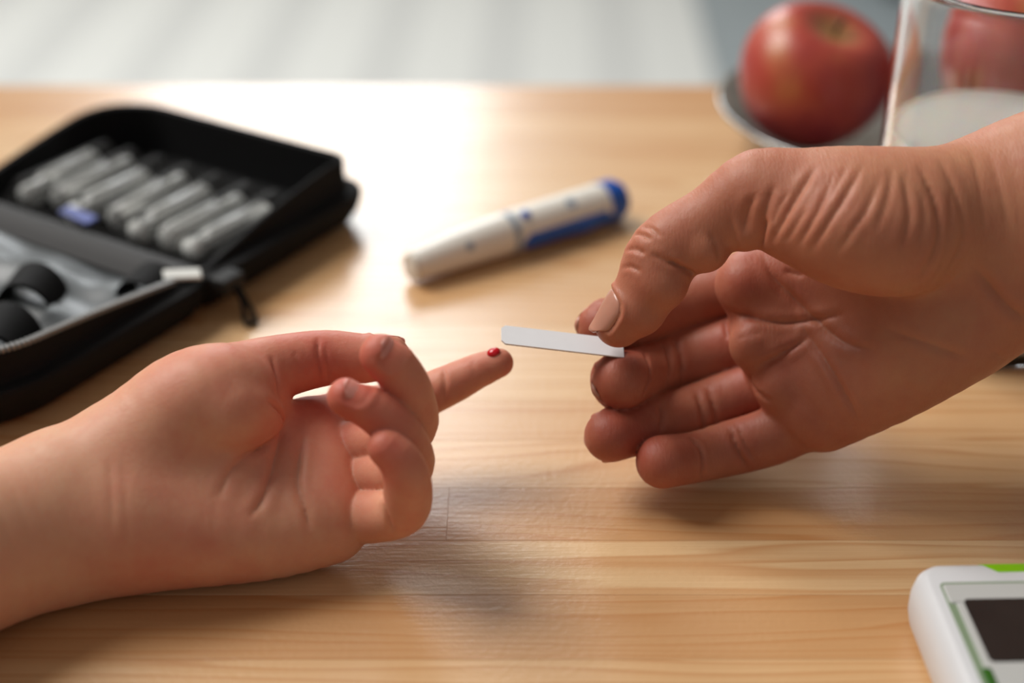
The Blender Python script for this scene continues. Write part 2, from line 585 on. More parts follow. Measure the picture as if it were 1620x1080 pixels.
    def nail(self, parent, mat, centre, axis, dorsal, length, width, name='fingernail', lift=0.04, span=0.95, thick=0.42, fold=0.42):
        """nail plate laid on the skin: centre inside the finger, axis towards the tip, dorsal = side of the nail"""
        if self.tree is None: self.bvh()
        ax = axis / np.linalg.norm(axis)
        dn = dorsal - ax * (dorsal @ ax); dn = dn / np.linalg.norm(dn)
        sd = np.cross(ax, dn)
        nu, nv = 17, 15
        top = np.zeros((nv, nu, 3)); nor = np.zeros((nv, nu, 3))
        half = width / 2
        rho0 = None
        for j in range(nv):
            v = j / (nv - 1)
            # oval plate: narrow lunula end, full middle, round free edge
            wf = (1 - (1 - min(1, v / 0.30)) ** 2 * 0.35) * math.sqrt(max(0.0, 1 - max(0, (v - 0.72) / 0.28) ** 2 * 0.72))
            for i in range(nu):
                u = (i / (nu - 1) * 2 - 1)
                bow = 0.16 * length * (u * u) * (1 if v > 0.5 else -0.4) * (abs(v - 0.5) * 2)
                ang = u * wf * span
                s = centre + ax * ((v - 0.5) * length - bow)
                dirv = dn * math.cos(ang) + sd * math.sin(ang)
                hit = self.tree.ray_cast(Vector(s), Vector(dirv))
                r = 1e9 if hit[0] is None else np.linalg.norm(np.array(hit[0]) - s)
                if rho0 is None: rho0 = min(r, half * 1.3)
                if r > half * 1.5 or r < half * 0.5: r = np.nan
                top[j, i] = (r, 0, 0); nor[j, i] = dirv
                top[j, i, 1] = s @ ax
        R = top[:, :, 0].copy()
        med = np.nanmedian(R) if np.isfinite(R).any() else half
        # flattened plate that keeps a steady distance from the bone towards the free edge
        R = np.where(np.isfinite(R), R, med)
        R = np.maximum(R, med * 0.89)
        for _ in range(8):
            Q = np.pad(R, 1, mode='edge'); R = (Q[:-2, 1:-1] + Q[2:, 1:-1] + Q[1:-1, :-2] + Q[1:-1, 2:] + 2 * R) / 6
        for j in range(nv):
            v = j / (nv - 1)
            for i in range(nu):
                u = (i / (nu - 1) * 2 - 1)
                bow = 0.16 * length * (u * u) * (1 if v > 0.5 else -0.4) * (abs(v - 0.5) * 2)
                s = centre + ax * ((v - 0.5) * length - bow)
                top[j, i] = s + nor[j, i] * R[j, i]
        # bed the plate: press the skin under it, raise the fold around it
        body = top[1:, :].reshape(-1, 3)
        lo, hi = body.min(0) - 3, body.max(0) + 3
        m = np.where(((self.V > lo) & (self.V < hi)).all(1))[0]
        d = np.min(np.linalg.norm(self.V[m][:, None, :] - body[None, :, :], axis=2), axis=1)
        dd = -0.55 * np.exp(-(d / 0.75) ** 2) + fold * np.exp(-((d - 1.5) / 0.7) ** 2)
        along = (self.V[m] - centre) @ ax
        dd = np.where((dd > 0) & (along > length * 0.30), 0.0, dd)
        dd = np.where(dd < 0, dd * np.clip((length * 0.34 - along) / (length * 0.12), 0, 1), dd)
        self.V[m] += self.N[m] * dd[:, None]
        self.N = vnormals(self.V, self.F)
        rim = np.ones((nv, nu)); 
        up = top + nor * lift
        # edges sink into the skin except at the free edge
        for j in range(nv):
            for i in range(nu):
                e = min(i, nu - 1 - i, j) 
                up[j, i] += nor[j, i] * (0.0 if e >= 2 else (-0.3 if e == 0 else -0.08))
        dnv = up - nor * (thick + 0.9 * np.linspace(0, 1, nv)[:, None, None] ** 3)
        V = np.vstack([up.reshape(-1, 3), dnv.reshape(-1, 3)]) / 1000.0
        F = []
        K = nu * nv
        for j in range(nv - 1):
            for i in range(nu - 1):
                a, b, c, d = j * nu + i, j * nu + i + 1, (j + 1) * nu + i + 1, (j + 1) * nu + i
                F.append((a, b, c, d)); F.append((K + d, K + c, K + b, K + a))
        ring = [i for i in range(nu)] + [j * nu + nu - 1 for j in range(1, nv)] + [(nv - 1) * nu + i for i in range(nu - 2, -1, -1)] + [j * nu for j in range(nv - 2, 0, -1)]
        for a, b in zip(ring, ring[1:] + ring[:1]): F.append((b, a, K + a, K + b))
        return (name, V, F, mat)

def mat_skin(name, base, red, pale, ripple=(1, 1, 1), bumpk=1.0, rough=0.52):
    t = NT(name)
    v = t.coord()
    fl = t.n('ShaderNodeAttribute', attribute_name='flush')
    mott = t.noise(v, 90.0, 4, 0.6)
    mott2 = t.noise(v, 300.0, 3, 0.6)
    f = t.math('ADD', fl.outputs['Fac'], t.math('MULTIPLY', t.math('SUBTRACT', mott, 0.5), 0.9))
    c = t.ramp(t.math('ADD', t.math('MULTIPLY', f, 0.5), 0.5), [(0.0, pale), (0.42, base), (0.85, red)])
    c = t.mix(t.math('MULTIPLY', t.math('SUBTRACT', mott2, 0.4), 0.3), c, red)
    vo = t.n('ShaderNodeTexVoronoi', feature='DISTANCE_TO_EDGE'); vo.inputs['Scale'].default_value = 1300.0
    t.l(v, vo.inputs['Vector'])
    cell = t.math('MINIMUM', t.math('MULTIPLY', vo.outputs['Distance'], 5.0), 1.0)
    mp = t.coord('Object', ripple)
    rip = t.noise(mp, 900.0, 3, 0.6)
    nb = t.bump(cell, 0.10 * bumpk, 0.00025)
    nb = t.bump(rip, 0.5 * bumpk, 0.0005, nb)
    t.set(Base_Color=c, Normal=nb)
    t.set(Roughness=t.math('ADD', t.math('MULTIPLY', mott2, 0.2), rough - 0.1))
    t.b.inputs['Subsurface Weight'].default_value = 0.55
    t.b.inputs['Subsurface Radius'].default_value = (1.0, 0.35, 0.2)
    t.b.inputs['Subsurface Scale'].default_value = 0.0018
    t.b.inputs['Specular IOR Level'].default_value = 0.34
    return t.m
def mat_nail(name, col):
    t = NT(name)
    t.set(Base_Color=t.ramp(t.noise(t.coord(), 150.0, 2), [(0.3, tuple(c * 0.93 for c in col[:3]) + (1,)), (0.7, col)]), Roughness=0.28)
    t.b.inputs['Subsurface Weight'].default_value = 0.4
    t.b.inputs['Subsurface Radius'].default_value = (1.0, 0.4, 0.3)
    t.b.inputs['Subsurface Scale'].default_value = 0.001
    return t.m

def J(px, py, d, r):
    p = U(px, py, d)
    return (p[0], p[1], p[2], r)
VIEW_FLAT = FWD

# ------------------------------------------------------------------ the small hand lying on the table (palm towards the camera)
def build_small_hand():
    pts = []
    H = Hand((-205, 225, -2), (20, 385, 84), 0.62)
    wrist = J(165, 800, 351, 18)
    # forearm
    fl = (FWD, 0.80)
    H.palm([J(-330, 950, 306, 25), J(-150, 893, 327, 22.3), J(0, 851, 340, 20.4), J(95, 823, 347, 20.0), J(165, 805, 351, 19.6)], 0.0, 4, fl)
    # wrist to heel of the hand
    H.palm([J(130, 800, 350, 18), J(225, 770, 354, 19), J(320, 750, 357, 17)], 10, 4, (FWD, 0.8))
    # metacarpals
    H.palm([J(240, 740, 356, 12), J(390, 705, 366, 10.5), J(490, 680, 373, 8.6)], 8, 3)
    H.palm([J(240, 770, 355, 12), J(400, 742, 362, 10.5), J(512, 724, 367, 8.6)], 8, 3)
    H.palm([J(240, 790, 353, 12), J(400, 780, 359, 10.5), J(516, 770, 361, 8.6)], 8, 3)
    H.palm([J(240, 815, 352, 13), J(400, 820, 356, 11), J(512, 822, 357, 8.8)], 8, 3)
    # heel on the little finger side
    H.palm([J(215, 825, 349, 14.5), J(340, 838, 352, 13.0), J(440, 843, 355, 10.5), J(525, 832, 357, 8.0)], 8, 3)
    # ball of the thumb
    H.palm([J(215, 712, 354, 14.0), J(295, 655, 355, 15.2), J(350, 628, 356, 13.5), J(392, 618, 360, 10.0)], 6, 4)
    H.palm([J(325, 645, 355, 13.0), J(362, 655, 353.0, 12.0), J(388, 661, 354.0, 9.4)], 1.0, 4)
    # fingers: knuckle, middle joint, end joint, tip
    thumb = [J(340, 625, 360, 12.0), J(395, 597, 363, 9.6), J(445, 579, 367, 8.2), J(515, 566, 371, 7.3), J(575, 567, 371, 6.5), J(614, 563, 370, 5.6)]
    index = [J(492, 677, 376, 8.2), J(556, 656, 382, 6.9), J(640, 638, 386, 6.2), J(712, 608, 386, 5.5), J(755, 587, 385, 4.75), J(789, 574, 384, 4.0)]
    middle = [J(515, 716, 372, 7.6), J(590, 702, 364, 6.8), J(650, 676, 352, 6.35), J(648, 625, 343, 5.9), J(628, 585, 339, 5.6), J(602, 561, 337, 5.0)]
    ring = [J(525, 764, 367, 7.4), J(588, 756, 361, 6.6), J(646, 738, 349, 6.25), J(634, 690, 340, 5.7), J(595, 652, 336, 5.2), J(548, 628, 335, 4.6)]
    little = [J(525, 815, 361, 7.2), J(588, 817, 354, 6.6), J(638, 806, 345, 6.15), J(645, 762, 337, 5.7), J(632, 728, 334, 5.1), J(611, 708, 333, 4.45)]
    H.finger(thumb, 4, 12, root=1)
    H.finger(index, 3, 12)
    for fz in (middle, ring, little): H.finger(fz, 2.0, 10)
    H.build()
    return H, dict(thumb=thumb, index=index, middle=middle, ring=ring, little=little)

# ------------------------------------------------------------------ the large hand holding the strip
def build_large_hand():
    H = Hand((10, 255, -2), (215, 420, 150), 0.68)
    fl = (FWD, 0.82)
    H.palm([J(1960, 255, 345, 31), J(1800, 300, 352, 29), J(1690, 335, 358, 27), J(1595, 374, 364, 25.6)], 0.0, 4, fl)
    H.palm([J(1610, 367, 363, 24), J(1530, 408, 368, 23.6), J(1450, 450, 374, 21)], 9, 4, (FWD, 0.75))
    # metacarpals
    H.palm([J(1470, 400, 372, 16), J(1340, 420, 383, 13), J(1205, 446, 389, 10.6)], 9, 3)
    H.palm([J(1470, 440, 374, 16), J(1340, 490, 383, 13), J(1218, 530, 389, 10.4)], 9, 3)
    H.palm([J(1470, 480, 374, 16), J(1360, 550, 381, 13), J(1250, 598, 386, 10.0)], 9, 3)
    H.palm([J(1500, 500, 370, 16), J(1390, 582, 377, 13.0), J(1290, 650, 382, 9.2)], 9, 3)
    # heel on the little finger side
    H.palm([J(1535, 475, 365, 14), J(1465, 538, 367, 13.5), J(1390, 597, 373, 11.5), J(1310, 650, 381, 9.2)], 8, 3)
    # cushions at the roots of the fingers
    for cq, cr in ((U(1182, 450, 386), 8.8), (U(1197, 545, 383.5), 7.4), (U(1240, 613, 381.5), 7.4), (U(1225, 500, 386), 8.0), (U(1285, 655, 380), 7.5)):
        H.f.cone(H.P, cq, cq + np.array([2.5, 0, 0]), cr, cr, 2.6)
    # ball of the thumb
    H.palm([J(1520, 350, 361, 18), J(1440, 345, 354, 16.6), J(1350, 340, 352, 15.3), J(1285, 330, 354, 12.4), J(1240, 330, 355, 10)], 6, 4)
    H.palm([J(1470, 372, 356, 13.0), J(1420, 370, 351, 15.2), J(1350, 362, 350, 15.0), J(1285, 355, 352, 11.6), J(1238, 358, 354, 7.8)], 1.3, 4)
    H.palm([J(1480, 335, 358, 15), J(1350, 315, 356, 13.0), J(1270, 308, 357, 11.6), J(1205, 303, 358, 10.2)], 4.0, 4)
    thumb = [J(1290, 325, 356, 12.0), J(1200, 304, 358, 10.4), J(1130, 348, 361, 9.3), J(1052, 400, 364, 9.4), J(1020, 457, 367, 7.9), J(979, 511, 370, 6.4)]
    index = [J(1225, 442, 394, 9.6), J(1150, 454, 404, 8.8), J(1065, 482, 407, 9.0), J(1000, 503, 399, 8.2), J(953, 516, 387, 6.9)]
    middle = [J(1235, 531, 394, 9.6), J(1165, 545, 402, 8.7), J(1085, 567, 405, 8.4), J(1024, 588, 398, 7.8), J(981, 602, 380, 7.9)]
    ring = [J(1265, 598, 390, 9.4), J(1190, 617, 397, 8.0), J(1115, 645, 398, 7.7), J(1045, 667, 391, 7.4), J(966, 689, 379, 7.1)]
    little = [J(1290, 655, 384, 8.6), J(1220, 690, 387, 7.9), J(1155, 709, 388, 7.5), J(1100, 723, 384, 6.9), J(1048, 730, 376, 7.1)]
    H.finger(thumb, 3, 20, root=1, pads=[(U(1044, 449, 362.5), 7.0, 3.0, None), (U(1013, 492, 366), 6.3, 3.0, None), (U(1114, 391, 359.5), 6.5, 1.6, None), (U(1178, 358, 357), 6.4, 1.6, None)])
    H.finger(index, 2.5, 15)
    for fz in (middle, ring, little): H.finger(fz, 2.5, 14)
    H.build()
    return H, dict(thumb=thumb, index=index, middle=middle, ring=ring, little=little)
import time as _time
_t = _time.time()
HS, FS = build_small_hand()
HL, FL = build_large_hand()
print('hands', len(HS.V), len(HL.V), round(_time.time() - _t, 1), 's')
for nm, fs in (('small', FS), ('large', FL)):
    for k, v in fs.items():
        a = np.array(v)
        print(nm, k, 'bones', np.round(np.linalg.norm(np.diff(a[:, :3], axis=0), axis=1), 1), 'clear', np.round(a[:, 2] - a[:, 3], 1))
# ------------------------------------------------------------------ soft swellings, palm lines and joint creases pressed into the skin
HS.blobs([(500, 735, 7, 1.0), (505, 785, 7, 0.9), (470, 660, 6, 0.5), (340, 600, 12, 0.8), (330, 770, 13, -1.2), (420, 740, 9, -1.0), (330, 850, 14, 0.6)])
HS.creases([
    ([(421, 630), (446, 654), (443, 682), (412, 710), (372, 724)], 0.85, 1.3, 0.2),
    ([(428, 562), (438, 598), (441, 628)], 0.9, 0.6, 0.15),
    ([(502, 532), (504, 570), (507, 606)], 0.9, 0.55, 0.12), ([(514, 545), (517, 575), (519, 603)], 0.8, 0.4, 0.1),
    ([(465, 555), (473, 590)], 0.8, 0.35, 0.05),
    ([(454, 655), (442, 700), (420, 779), (394, 820)], 1.2, 0.75, 0.25),
    ([(482, 680), (470, 755), (482, 803), (491, 840)], 1.2, 0.65, 0.25),
    ([(395, 720), (365, 745), (345, 790)], 1.3, 0.5, 0.2),
    ([(193, 715), (197, 770), (200, 830), (203, 880)], 1.5, 0.10, 0.03),
    ([(172, 720), (176, 780), (178, 850)], 1.2, 0.15, 0.05),
    ([(604, 775), (610, 805), (622, 845)], 0.9, 0.7, 0.15),
    ([(700, 578), (704, 600), (702, 640)], 0.8, 0.4, 0.1), ([(748, 570), (752, 595)], 0.8, 0.25, 0.05),
    ([(658, 700), (690, 690)], 0.8, 0.25, 0.05), ([(650, 760), (684, 748)], 0.8, 0.25, 0.05),
])
HL.blobs([(1240, 545, 5, 0.6), (1300, 600, 9, 0.6), (1270, 500, 7, -0.9), (1330, 500, 10, -1.2),
          (1420, 560, 16, 0.8), (1390, 400, 14, 0.8), (1115, 400, 4.5, 0.8), (1070, 455, 4.5, 0.5)])
HL.creases([
    # thumb: back of the joint, inner fold, web folds
    ([(998, 372), (1012, 370), (1032, 380)], 0.75, 0.55, 0.15), ([(986, 396), (1004, 394), (1022, 403)], 0.75, 0.55, 0.15), ([(982, 424), (998, 422), (1014, 430)], 0.7, 0.45, 0.1),
    ([(1014, 360), (1030, 362), (1046, 376)], 0.7, 0.35, 0.1), ([(1056, 412), (1074, 421), (1088, 428), (1096, 433)], 0.8, 1.1, 0.2, 1), ([(1030, 400), (1052, 412), (1074, 420)], 0.9, 0.4, 0.1),
    ([(1123, 365), (1134, 390), (1140, 412)], 1.0, 0.4, 0.1), ([(1155, 345), (1162, 372), (1165, 396)], 1.0, 0.4, 0.1),
    ([(1212, 345), (1206, 370), (1202, 392)], 1.2, 1.0, 0.3), ([(1196, 305), (1182, 335), (1176, 372)], 1.2, 0.5, 0.2), ([(1225, 290), (1212, 330), (1204, 360)], 1.2, 0.5, 0.2),
    # folds over the ball of the thumb
    ([(1292, 262), (1268, 300), (1245, 338), (1216, 390)], 1.05, 0.60, 0.21), ([(1322, 268), (1300, 322), (1284, 352), (1262, 390)], 0.95, 0.45, 0.14),
    ([(1366, 258), (1338, 310), (1312, 350), (1282, 398)], 1.0, 0.52, 0.17), ([(1396, 272), (1372, 330), (1350, 362), (1322, 404)], 0.95, 0.38, 0.14),
    ([(1340, 262), (1322, 296), (1310, 320)], 0.85, 0.26, 0.07), ([(1412, 262), (1404, 312), (1384, 372)], 0.95, 0.30, 0.10), ([(1428, 272), (1438, 340), (1422, 404)], 1.0, 0.45, 0.17),
    ([(1452, 258), (1480, 322), (1484, 382), (1456, 446)], 1.2, 0.75, 0.24), ([(1456, 300), (1462, 345), (1452, 390)], 0.9, 0.26, 0.10),
    ([(1486, 250), (1517, 322), (1524, 378), (1494, 440)], 1.1, 0.49, 0.14), ([(1536, 232), (1552, 310), (1558, 372)], 1.1, 0.26, 0.07), ([(1502, 300), (1502, 350), (1496, 394)], 0.9, 0.30, 0.10),
    ([(1250, 300), (1232, 330), (1222, 356)], 0.85, 0.26, 0.07), ([(1275, 330), (1256, 362), (1240, 384)], 0.85, 0.26, 0.08), ([(1565, 240), (1585, 310), (1596, 370)], 1.0, 0.22, 0.07), ([(1590, 230), (1612, 300)], 1.0, 0.19, 0.06),
    ([(1240, 428), (1337, 452), (1405, 464), (1469, 455), (1522, 414)], 1.2, 0.52, 0.07),
    # palm lines
    ([(1150, 492), (1191, 502), (1236, 510), (1291, 505), (1340, 496)], 1.1, 0.8, 0.25), ([(1205, 400), (1225, 440), (1262, 478), (1295, 510), (1337, 542), (1390, 556)], 1.2, 0.75, 0.25),
    ([(1166, 538), (1205, 526)], 1.0, 0.4, 0.1), ([(1195, 583), (1245, 555), (1280, 532)], 1.1, 0.7, 0.25), ([(1265, 512), (1305, 569), (1337, 624), (1362, 670)], 1.1, 0.65, 0.2),
    ([(1400, 520), (1470, 545), (1540, 570)], 1.2, 0.4, 0.1), ([(1540, 420), (1590, 480), (1625, 508)], 1.4, 0.8, 0.25), ([(1570, 555), (1590, 570)], 1.2, 0.4, 0.1),
    ([(1560, 400), (1605, 445)], 1.3, 0.4, 0.1),
    # finger joints
    ([(1044, 536), (1059, 570), (1056, 612)], 0.9, 0.75, 0.2), ([(1063, 530), (1078, 566), (1077, 608)], 0.9, 0.75, 0.2), ([(1146, 505), (1153, 537), (1171, 578)], 0.9, 0.7, 0.15),
    ([(1018, 553), (1029, 590), (1016, 632)], 0.8, 0.9, 0.1),
    ([(1042, 638), (1048, 657), (1043, 684)], 0.9, 0.7, 0.15), ([(1100, 616), (1111, 651), (1113, 682)], 0.9, 0.75, 0.2), ([(1119, 610), (1130, 645), (1133, 674)], 0.9, 0.6, 0.15),
    ([(1184, 586), (1193, 615), (1222, 638)], 0.9, 0.8, 0.15),
    ([(1090, 690), (1111, 715), (1111, 768)], 0.8, 1.1, 0.15), ([(1155, 676), (1168, 712), (1190, 752)], 0.9, 0.9, 0.2), ([(1166, 670), (1182, 708), (1204, 745)], 0.9, 0.5, 0.1),
    ([(1060, 500), (1072, 512)], 0.9, 0.5, 0.1),
])
def P3(j): return np.array(j[:3])
def dirv(r, u, f): return RIGHT * r + UP * u + FWD * f
red_s = [(P3(FS[k][-1]), 9, 0.6) for k in ('middle', 'ring', 'little')] + [(P3(FS['index'][-1]), 9, 0.35), (P3(FS['thumb'][3]), 22, 0.45), (P3(FS['thumb'][0]), 24, 0.25),
         (U(250, 850, 342), 22, 0.45), (U(560, 700, 360), 20, 0.2), (U(60, 780, 340), 40, -0.45), (U(470, 820, 350), 18, -0.15), (U(300, 770, 345), 16, -0.2)]
red_l = [(P3(FL[k][-1]), 12, 0.5) for k in ('middle', 'ring', 'little', 'index')] + [(P3(FL[k][1]), 16, 0.25) for k in ('middle', 'ring', 'little', 'index')] + \
        [(U(1180, 440, 380), 14, 0.4), (U(1560, 250, 345), 45, -0.35), (U(1440, 570, 355), 22, -0.25), (U(1300, 570, 370), 16, 0.1), (U(1280, 500, 376), 34, 0.08)]
M_SKIN_S = mat_skin('skin_small', srgb(212, 154, 124), srgb(194, 98, 80), srgb(214, 174, 140), bumpk=0.35)
M_SKIN_L = mat_skin('skin_large', srgb(184, 120, 92), srgb(160, 80, 62), srgb(192, 142, 104), ripple=(1.6, 0.5, 0.5), bumpk=0.6)
M_NAIL_S = mat_nail('nail_small', srgb(212, 140, 126))
M_NAIL_L = mat_nail('nail_large', srgb(192, 136, 114))
def nail_at(H, mat, nodes, back, dorsal, length, width, **kw):
    a, b = P3(nodes[-2]), P3(nodes[-1])
    ax = (b - a) / np.linalg.norm(b - a)
    return H.nail(None, mat, b + ax * back, ax, dorsal, length, width, **kw)
HS.bvh(); HL.bvh()
nails_s = [
    nail_at(HS, M_NAIL_S, FS['middle'], -0.6, dirv(0.7, 0.3, -0.62), 7.2, 6.4, fold=0.2),
    nail_at(HS, M_NAIL_S, FS['ring'], -1.2, dirv(0.25, 0.75, -0.55), 7.0, 6.0, fold=0.2),
    nail_at(HS, M_NAIL_S, FS['little'], -0.6, dirv(0.7, 0.45, -0.55), 5.8, 5.0, fold=0.15),
    nail_at(HS, M_NAIL_S, FS['thumb'], 0.0, dirv(0.3, 0.75, 0.5), 8.5, 7.5, name='thumbnail'),
    nail_at(HS, M_NAIL_S, FS['index'], -0.5, dirv(0.05, -0.5, 0.9), 7.0, 6.0, fold=0.1)]
nails_l = [
    nail_at(HL, M_NAIL_L, FL['thumb'], -0.6, dirv(-0.95, 0.2, -0.3), 12.5, 10.4, name='thumbnail'),
    nail_at(HL, M_NAIL_L, FL['index'], 0.2, dirv(-0.95, 0.1, -0.05), 10.5, 9.0),
    nail_at(HL, M_NAIL_L, FL['middle'], 1.4, dirv(-0.88, -0.40, -0.18), 11.0, 9.8),
    nail_at(HL, M_NAIL_L, FL['ring'], -0.6, dirv(-0.6, -0.2, 0.78), 10.0, 9.0),
    nail_at(HL, M_NAIL_L, FL['little'], -0.6, dirv(-0.65, -0.1, 0.75), 8.5, 7.6)]
_a, _b = U(-45, 862, 336), U(-330, 950, 306)
HS.lengthen(_a, (_b - _a) * np.array([1, 1, 0]), 6.0)
_a, _b = U(1690, 335, 358), U(1960, 255, 345)
HL.lengthen(_a, _b - _a, 6.0)
hand_s = HS.object('hand', M_SKIN_S, red_s)
hand_l = HL.object('hand', M_SKIN_L, red_l)
tag(hand_s, 'small fair hand lying palm up with a blood drop on its index finger', 'hand')
tag(hand_l, 'large hand pinching the white test strip, seen from the palm side', 'hand')
for nm_, v_, f_, m_ in nails_s: mesh_obj(nm_, v_, f_, m_, hand_s)
for nm_, v_, f_, m_ in nails_l: mesh_obj(nm_, v_, f_, m_, hand_l)
# ------------------------------------------------------------------ test strip pinched by the large hand, and the drop of blood
M_STRIP = simple('strip_white', srgb(238, 238, 240), 0.45, 0.01, 300)
M_STRIP_BACK = simple('strip_grey', srgb(120, 112, 112), 0.5, 0.03, 300)
def frame_from(x, up):
    x = x / np.linalg.norm(x); z = np.cross(x, up); z /= np.linalg.norm(z); y = np.cross(z, x)
    return x, y, z
sL, sR = U(793, 529, 373), U(986, 551.5, 377.5)
sx, sy, sz = frame_from(sR - sL, UP + FWD * 0.9)
if sz @ FWD > 0: sz = -sz
slen = np.linalg.norm(sR - sL)
def strip_layer(name, mat, z0, z1, parent, y0=-3.2, y1=3.2, x0=0.0, x1=None):
    x1 = slen if x1 is None else x1
    c = 1.1
    out = [(x0 + c, y0), (x1, y0), (x1, y1), (x0 + c, y1), (x0, y1 - c), (x0, y0 + c)]
    bm = bmesh.new()
    lo = [Vector((sL + sx * a + sy * b + sz * z0) / 1000) for a, b in out]
    hi = [Vector((sL + sx * a + sy * b + sz * z1) / 1000) for a, b in out]
    bm_loft(bm, [lo, hi])
    return bm_obj(name, bm, mat, parent)
strip = strip_layer('test_strip', M_STRIP, -0.1, 0.25, None)
tag(strip, 'white paper test strip with clipped corners between thumb and fingers', 'test strip')
tag(strip_layer('strip_backing', M_STRIP_BACK, -0.32, -0.1, strip, -3.15, 3.15, 0.08, slen - 0.1), 'grey underside layer')

HS.bvh()
bc = HS.cast(781, 557)
bi = np.argmin(np.linalg.norm(HS.V - bc, axis=1)); bn = HS.N[bi]
bx, by, bz = frame_from(U(790, 553, 380) - U(770, 560, 380), bn)
t = NT('blood'); t.set(Base_Color=t.ramp(t.noise(t.coord(), 200.0, 2), [(0.3, srgb(186, 12, 26)), (0.7, srgb(214, 24, 40))]), Roughness=0.06)
t.b.inputs['Subsurface Weight'].default_value = 0.3
t.b.inputs['Subsurface Scale'].default_value = 0.001
bm = bmesh.new()
bm_lathe(bm, [(0.0017 * math.cos(a), 0.00105 * math.sin(a)) for a in np.linspace(-0.5, math.pi / 2 - 0.001, 12)] + [(0, 0.00105)], 28)
drop = bm_obj('blood_drop', bm, t.m, smooth=True)
R3 = Matrix(np.array([bx, np.cross(bn, bx), bn]).T.tolist())
drop.matrix_world = Matrix.Translation(Vector((bc + bn * 0.05) / 1000)) @ R3.to_4x4() @ Matrix.Diagonal((1.08, 0.9, 1, 1))
tag(drop, 'small red drop of blood on the pad of the outstretched index finger', 'blood drop')

# ------------------------------------------------------------------ lancing pen
M_PENW = simple('pen_white', srgb(226, 222, 212), 0.32, 0.02, 60)
M_PENB = simple('pen_blue', srgb(14, 80, 172), 0.3, 0.05, 60)
M_PENG = simple('pen_grey_blue', srgb(140, 156, 172), 0.4, 0.05, 60)
p0, p1 = np.array([-35.5, 431.5]), np.array([40.0, 484.0])
pang = math.atan2(p1[1] - p0[1], p1[0] - p0[0]); PL = float(np.linalg.norm(p1 - p0)) / 1000
pen = empty('lancing_pen', (p0[0] / 1000, p0[1] / 1000, 0), pang)
tag(pen, 'white and blue lancing pen lying on the table behind the hands', 'lancing pen')
def pen_r(s):
    return float(np.interp(s, [0, 0.012, 0.04, 0.2, 0.44, 0.5, 0.8, 1.0], [0.0043, 0.0050, 0.0054, 0.0066, 0.0076, 0.0077, 0.0078, 0.0078]))
PZ = 0.0078
def pen_part(name, s0, s1, mat, grow=0.0, n=14, round0=0.0, round1=0.0, parent=None):
    bm = bmesh.new()
    loops = []
    st = list(np.linspace(s0, s1, n))
    for s in st:
        r = pen_r(s) + grow
        k = 1.0
        if round0 and s - s0 < round0: k = min(k, math.sqrt(max(0.08, 1 - (1 - (s - s0) / round0) ** 2)))
        if round1 and s1 - s < round1: k = min(k, math.sqrt(max(0.08, 1 - (1 - (s1 - s) / round1) ** 2)))
        loops.append([(s * PL, r * k * 1.0 * math.cos(a), PZ + r * k * math.sin(a) - (PZ - pen_r(s)) * 0.6) for a in np.linspace(0, 2 * math.pi, 37)[:-1]])
    bm_loft(bm, loops)
    return bm_obj(name, bm, mat, parent or pen, autosmooth=35)
cap = pen_part('cap', 0.0, 0.435, M_PENW, 0, 24, 0.02)
pen_part('tip_ring', 0.006, 0.022, simple('pen_clear', srgb(205, 200, 188), 0.25), 0.0001, 4, parent=cap)
pen_part('seam_ring', 0.437, 0.463, M_PENG, 0.00005, 4)
pen_part('barrel', 0.464, 0.905, M_PENW, 0, 10)
pen_part('end_cap', 0.906, 0.985, M_PENB, 0.0004, 10, 0, 0.02)
pen_part('plunger', 0.985, 1.01, M_PENB, -0.0012, 6, 0, 0.012)
# blue sliding clip along the camera-side flank
def pen_pt(s, a, lift=0.0):
    r = pen_r(s) + lift
    return Vector((s * PL, r * math.cos(a), PZ + r * math.sin(a) - (PZ - pen_r(s)) * 0.6))
def pen_patch(name, s0, s1, a0, a1, mat, lift, parent=None, ns=14, na=8, bulge=None):
    bm = bmesh.new()
    grid = []
    for i in range(ns + 1):
        s = s0 + (s1 - s0) * i / ns
        row = []
        e = min(1.0, math.sqrt(max(0.0, 1 - (2 * i / ns - 1) ** 6)) + 0.35)
        for j in range(na + 1):
            a = (a0 + a1) / 2 + (a1 - a0) * (j / na - 0.5) * e
            lf = lift * math.sqrt(max(0.05, 1 - (2 * j / na - 1) ** 4)) + (bulge(i / ns) * (1 - (2 * j / na - 1) ** 2) if bulge else 0)
            row.append(bm.verts.new(pen_pt(s, a, lf)))
        row.insert(0, bm.verts.new(pen_pt(s, (a0 + a1) / 2 - (a1 - a0) * 0.5 * e, -0.0008)))
        row.append(bm.verts.new(pen_pt(s, (a0 + a1) / 2 + (a1 - a0) * 0.5 * e, -0.0008)))
        grid.append(row)
    for a, b in zip(grid[:-1], grid[1:]):
        for j in range(len(a) - 1): bm.faces.new((a[j], a[j + 1], b[j + 1], b[j]))
    bm.faces.new(grid[0][::-1]); bm.faces.new(grid[-1])
    return bm_obj(name, bm, mat, parent or pen, autosmooth=40)
D2R = math.radians
sl = pen_patch('slider', 0.472, 0.90, D2R(-190), D2R(-134), M_PENB, 0.0008, bulge=lambda u: 0.0012 * math.exp(-((u - 0.68) / 0.12) ** 2))
sl.rotation_euler = (0, 0, 0)
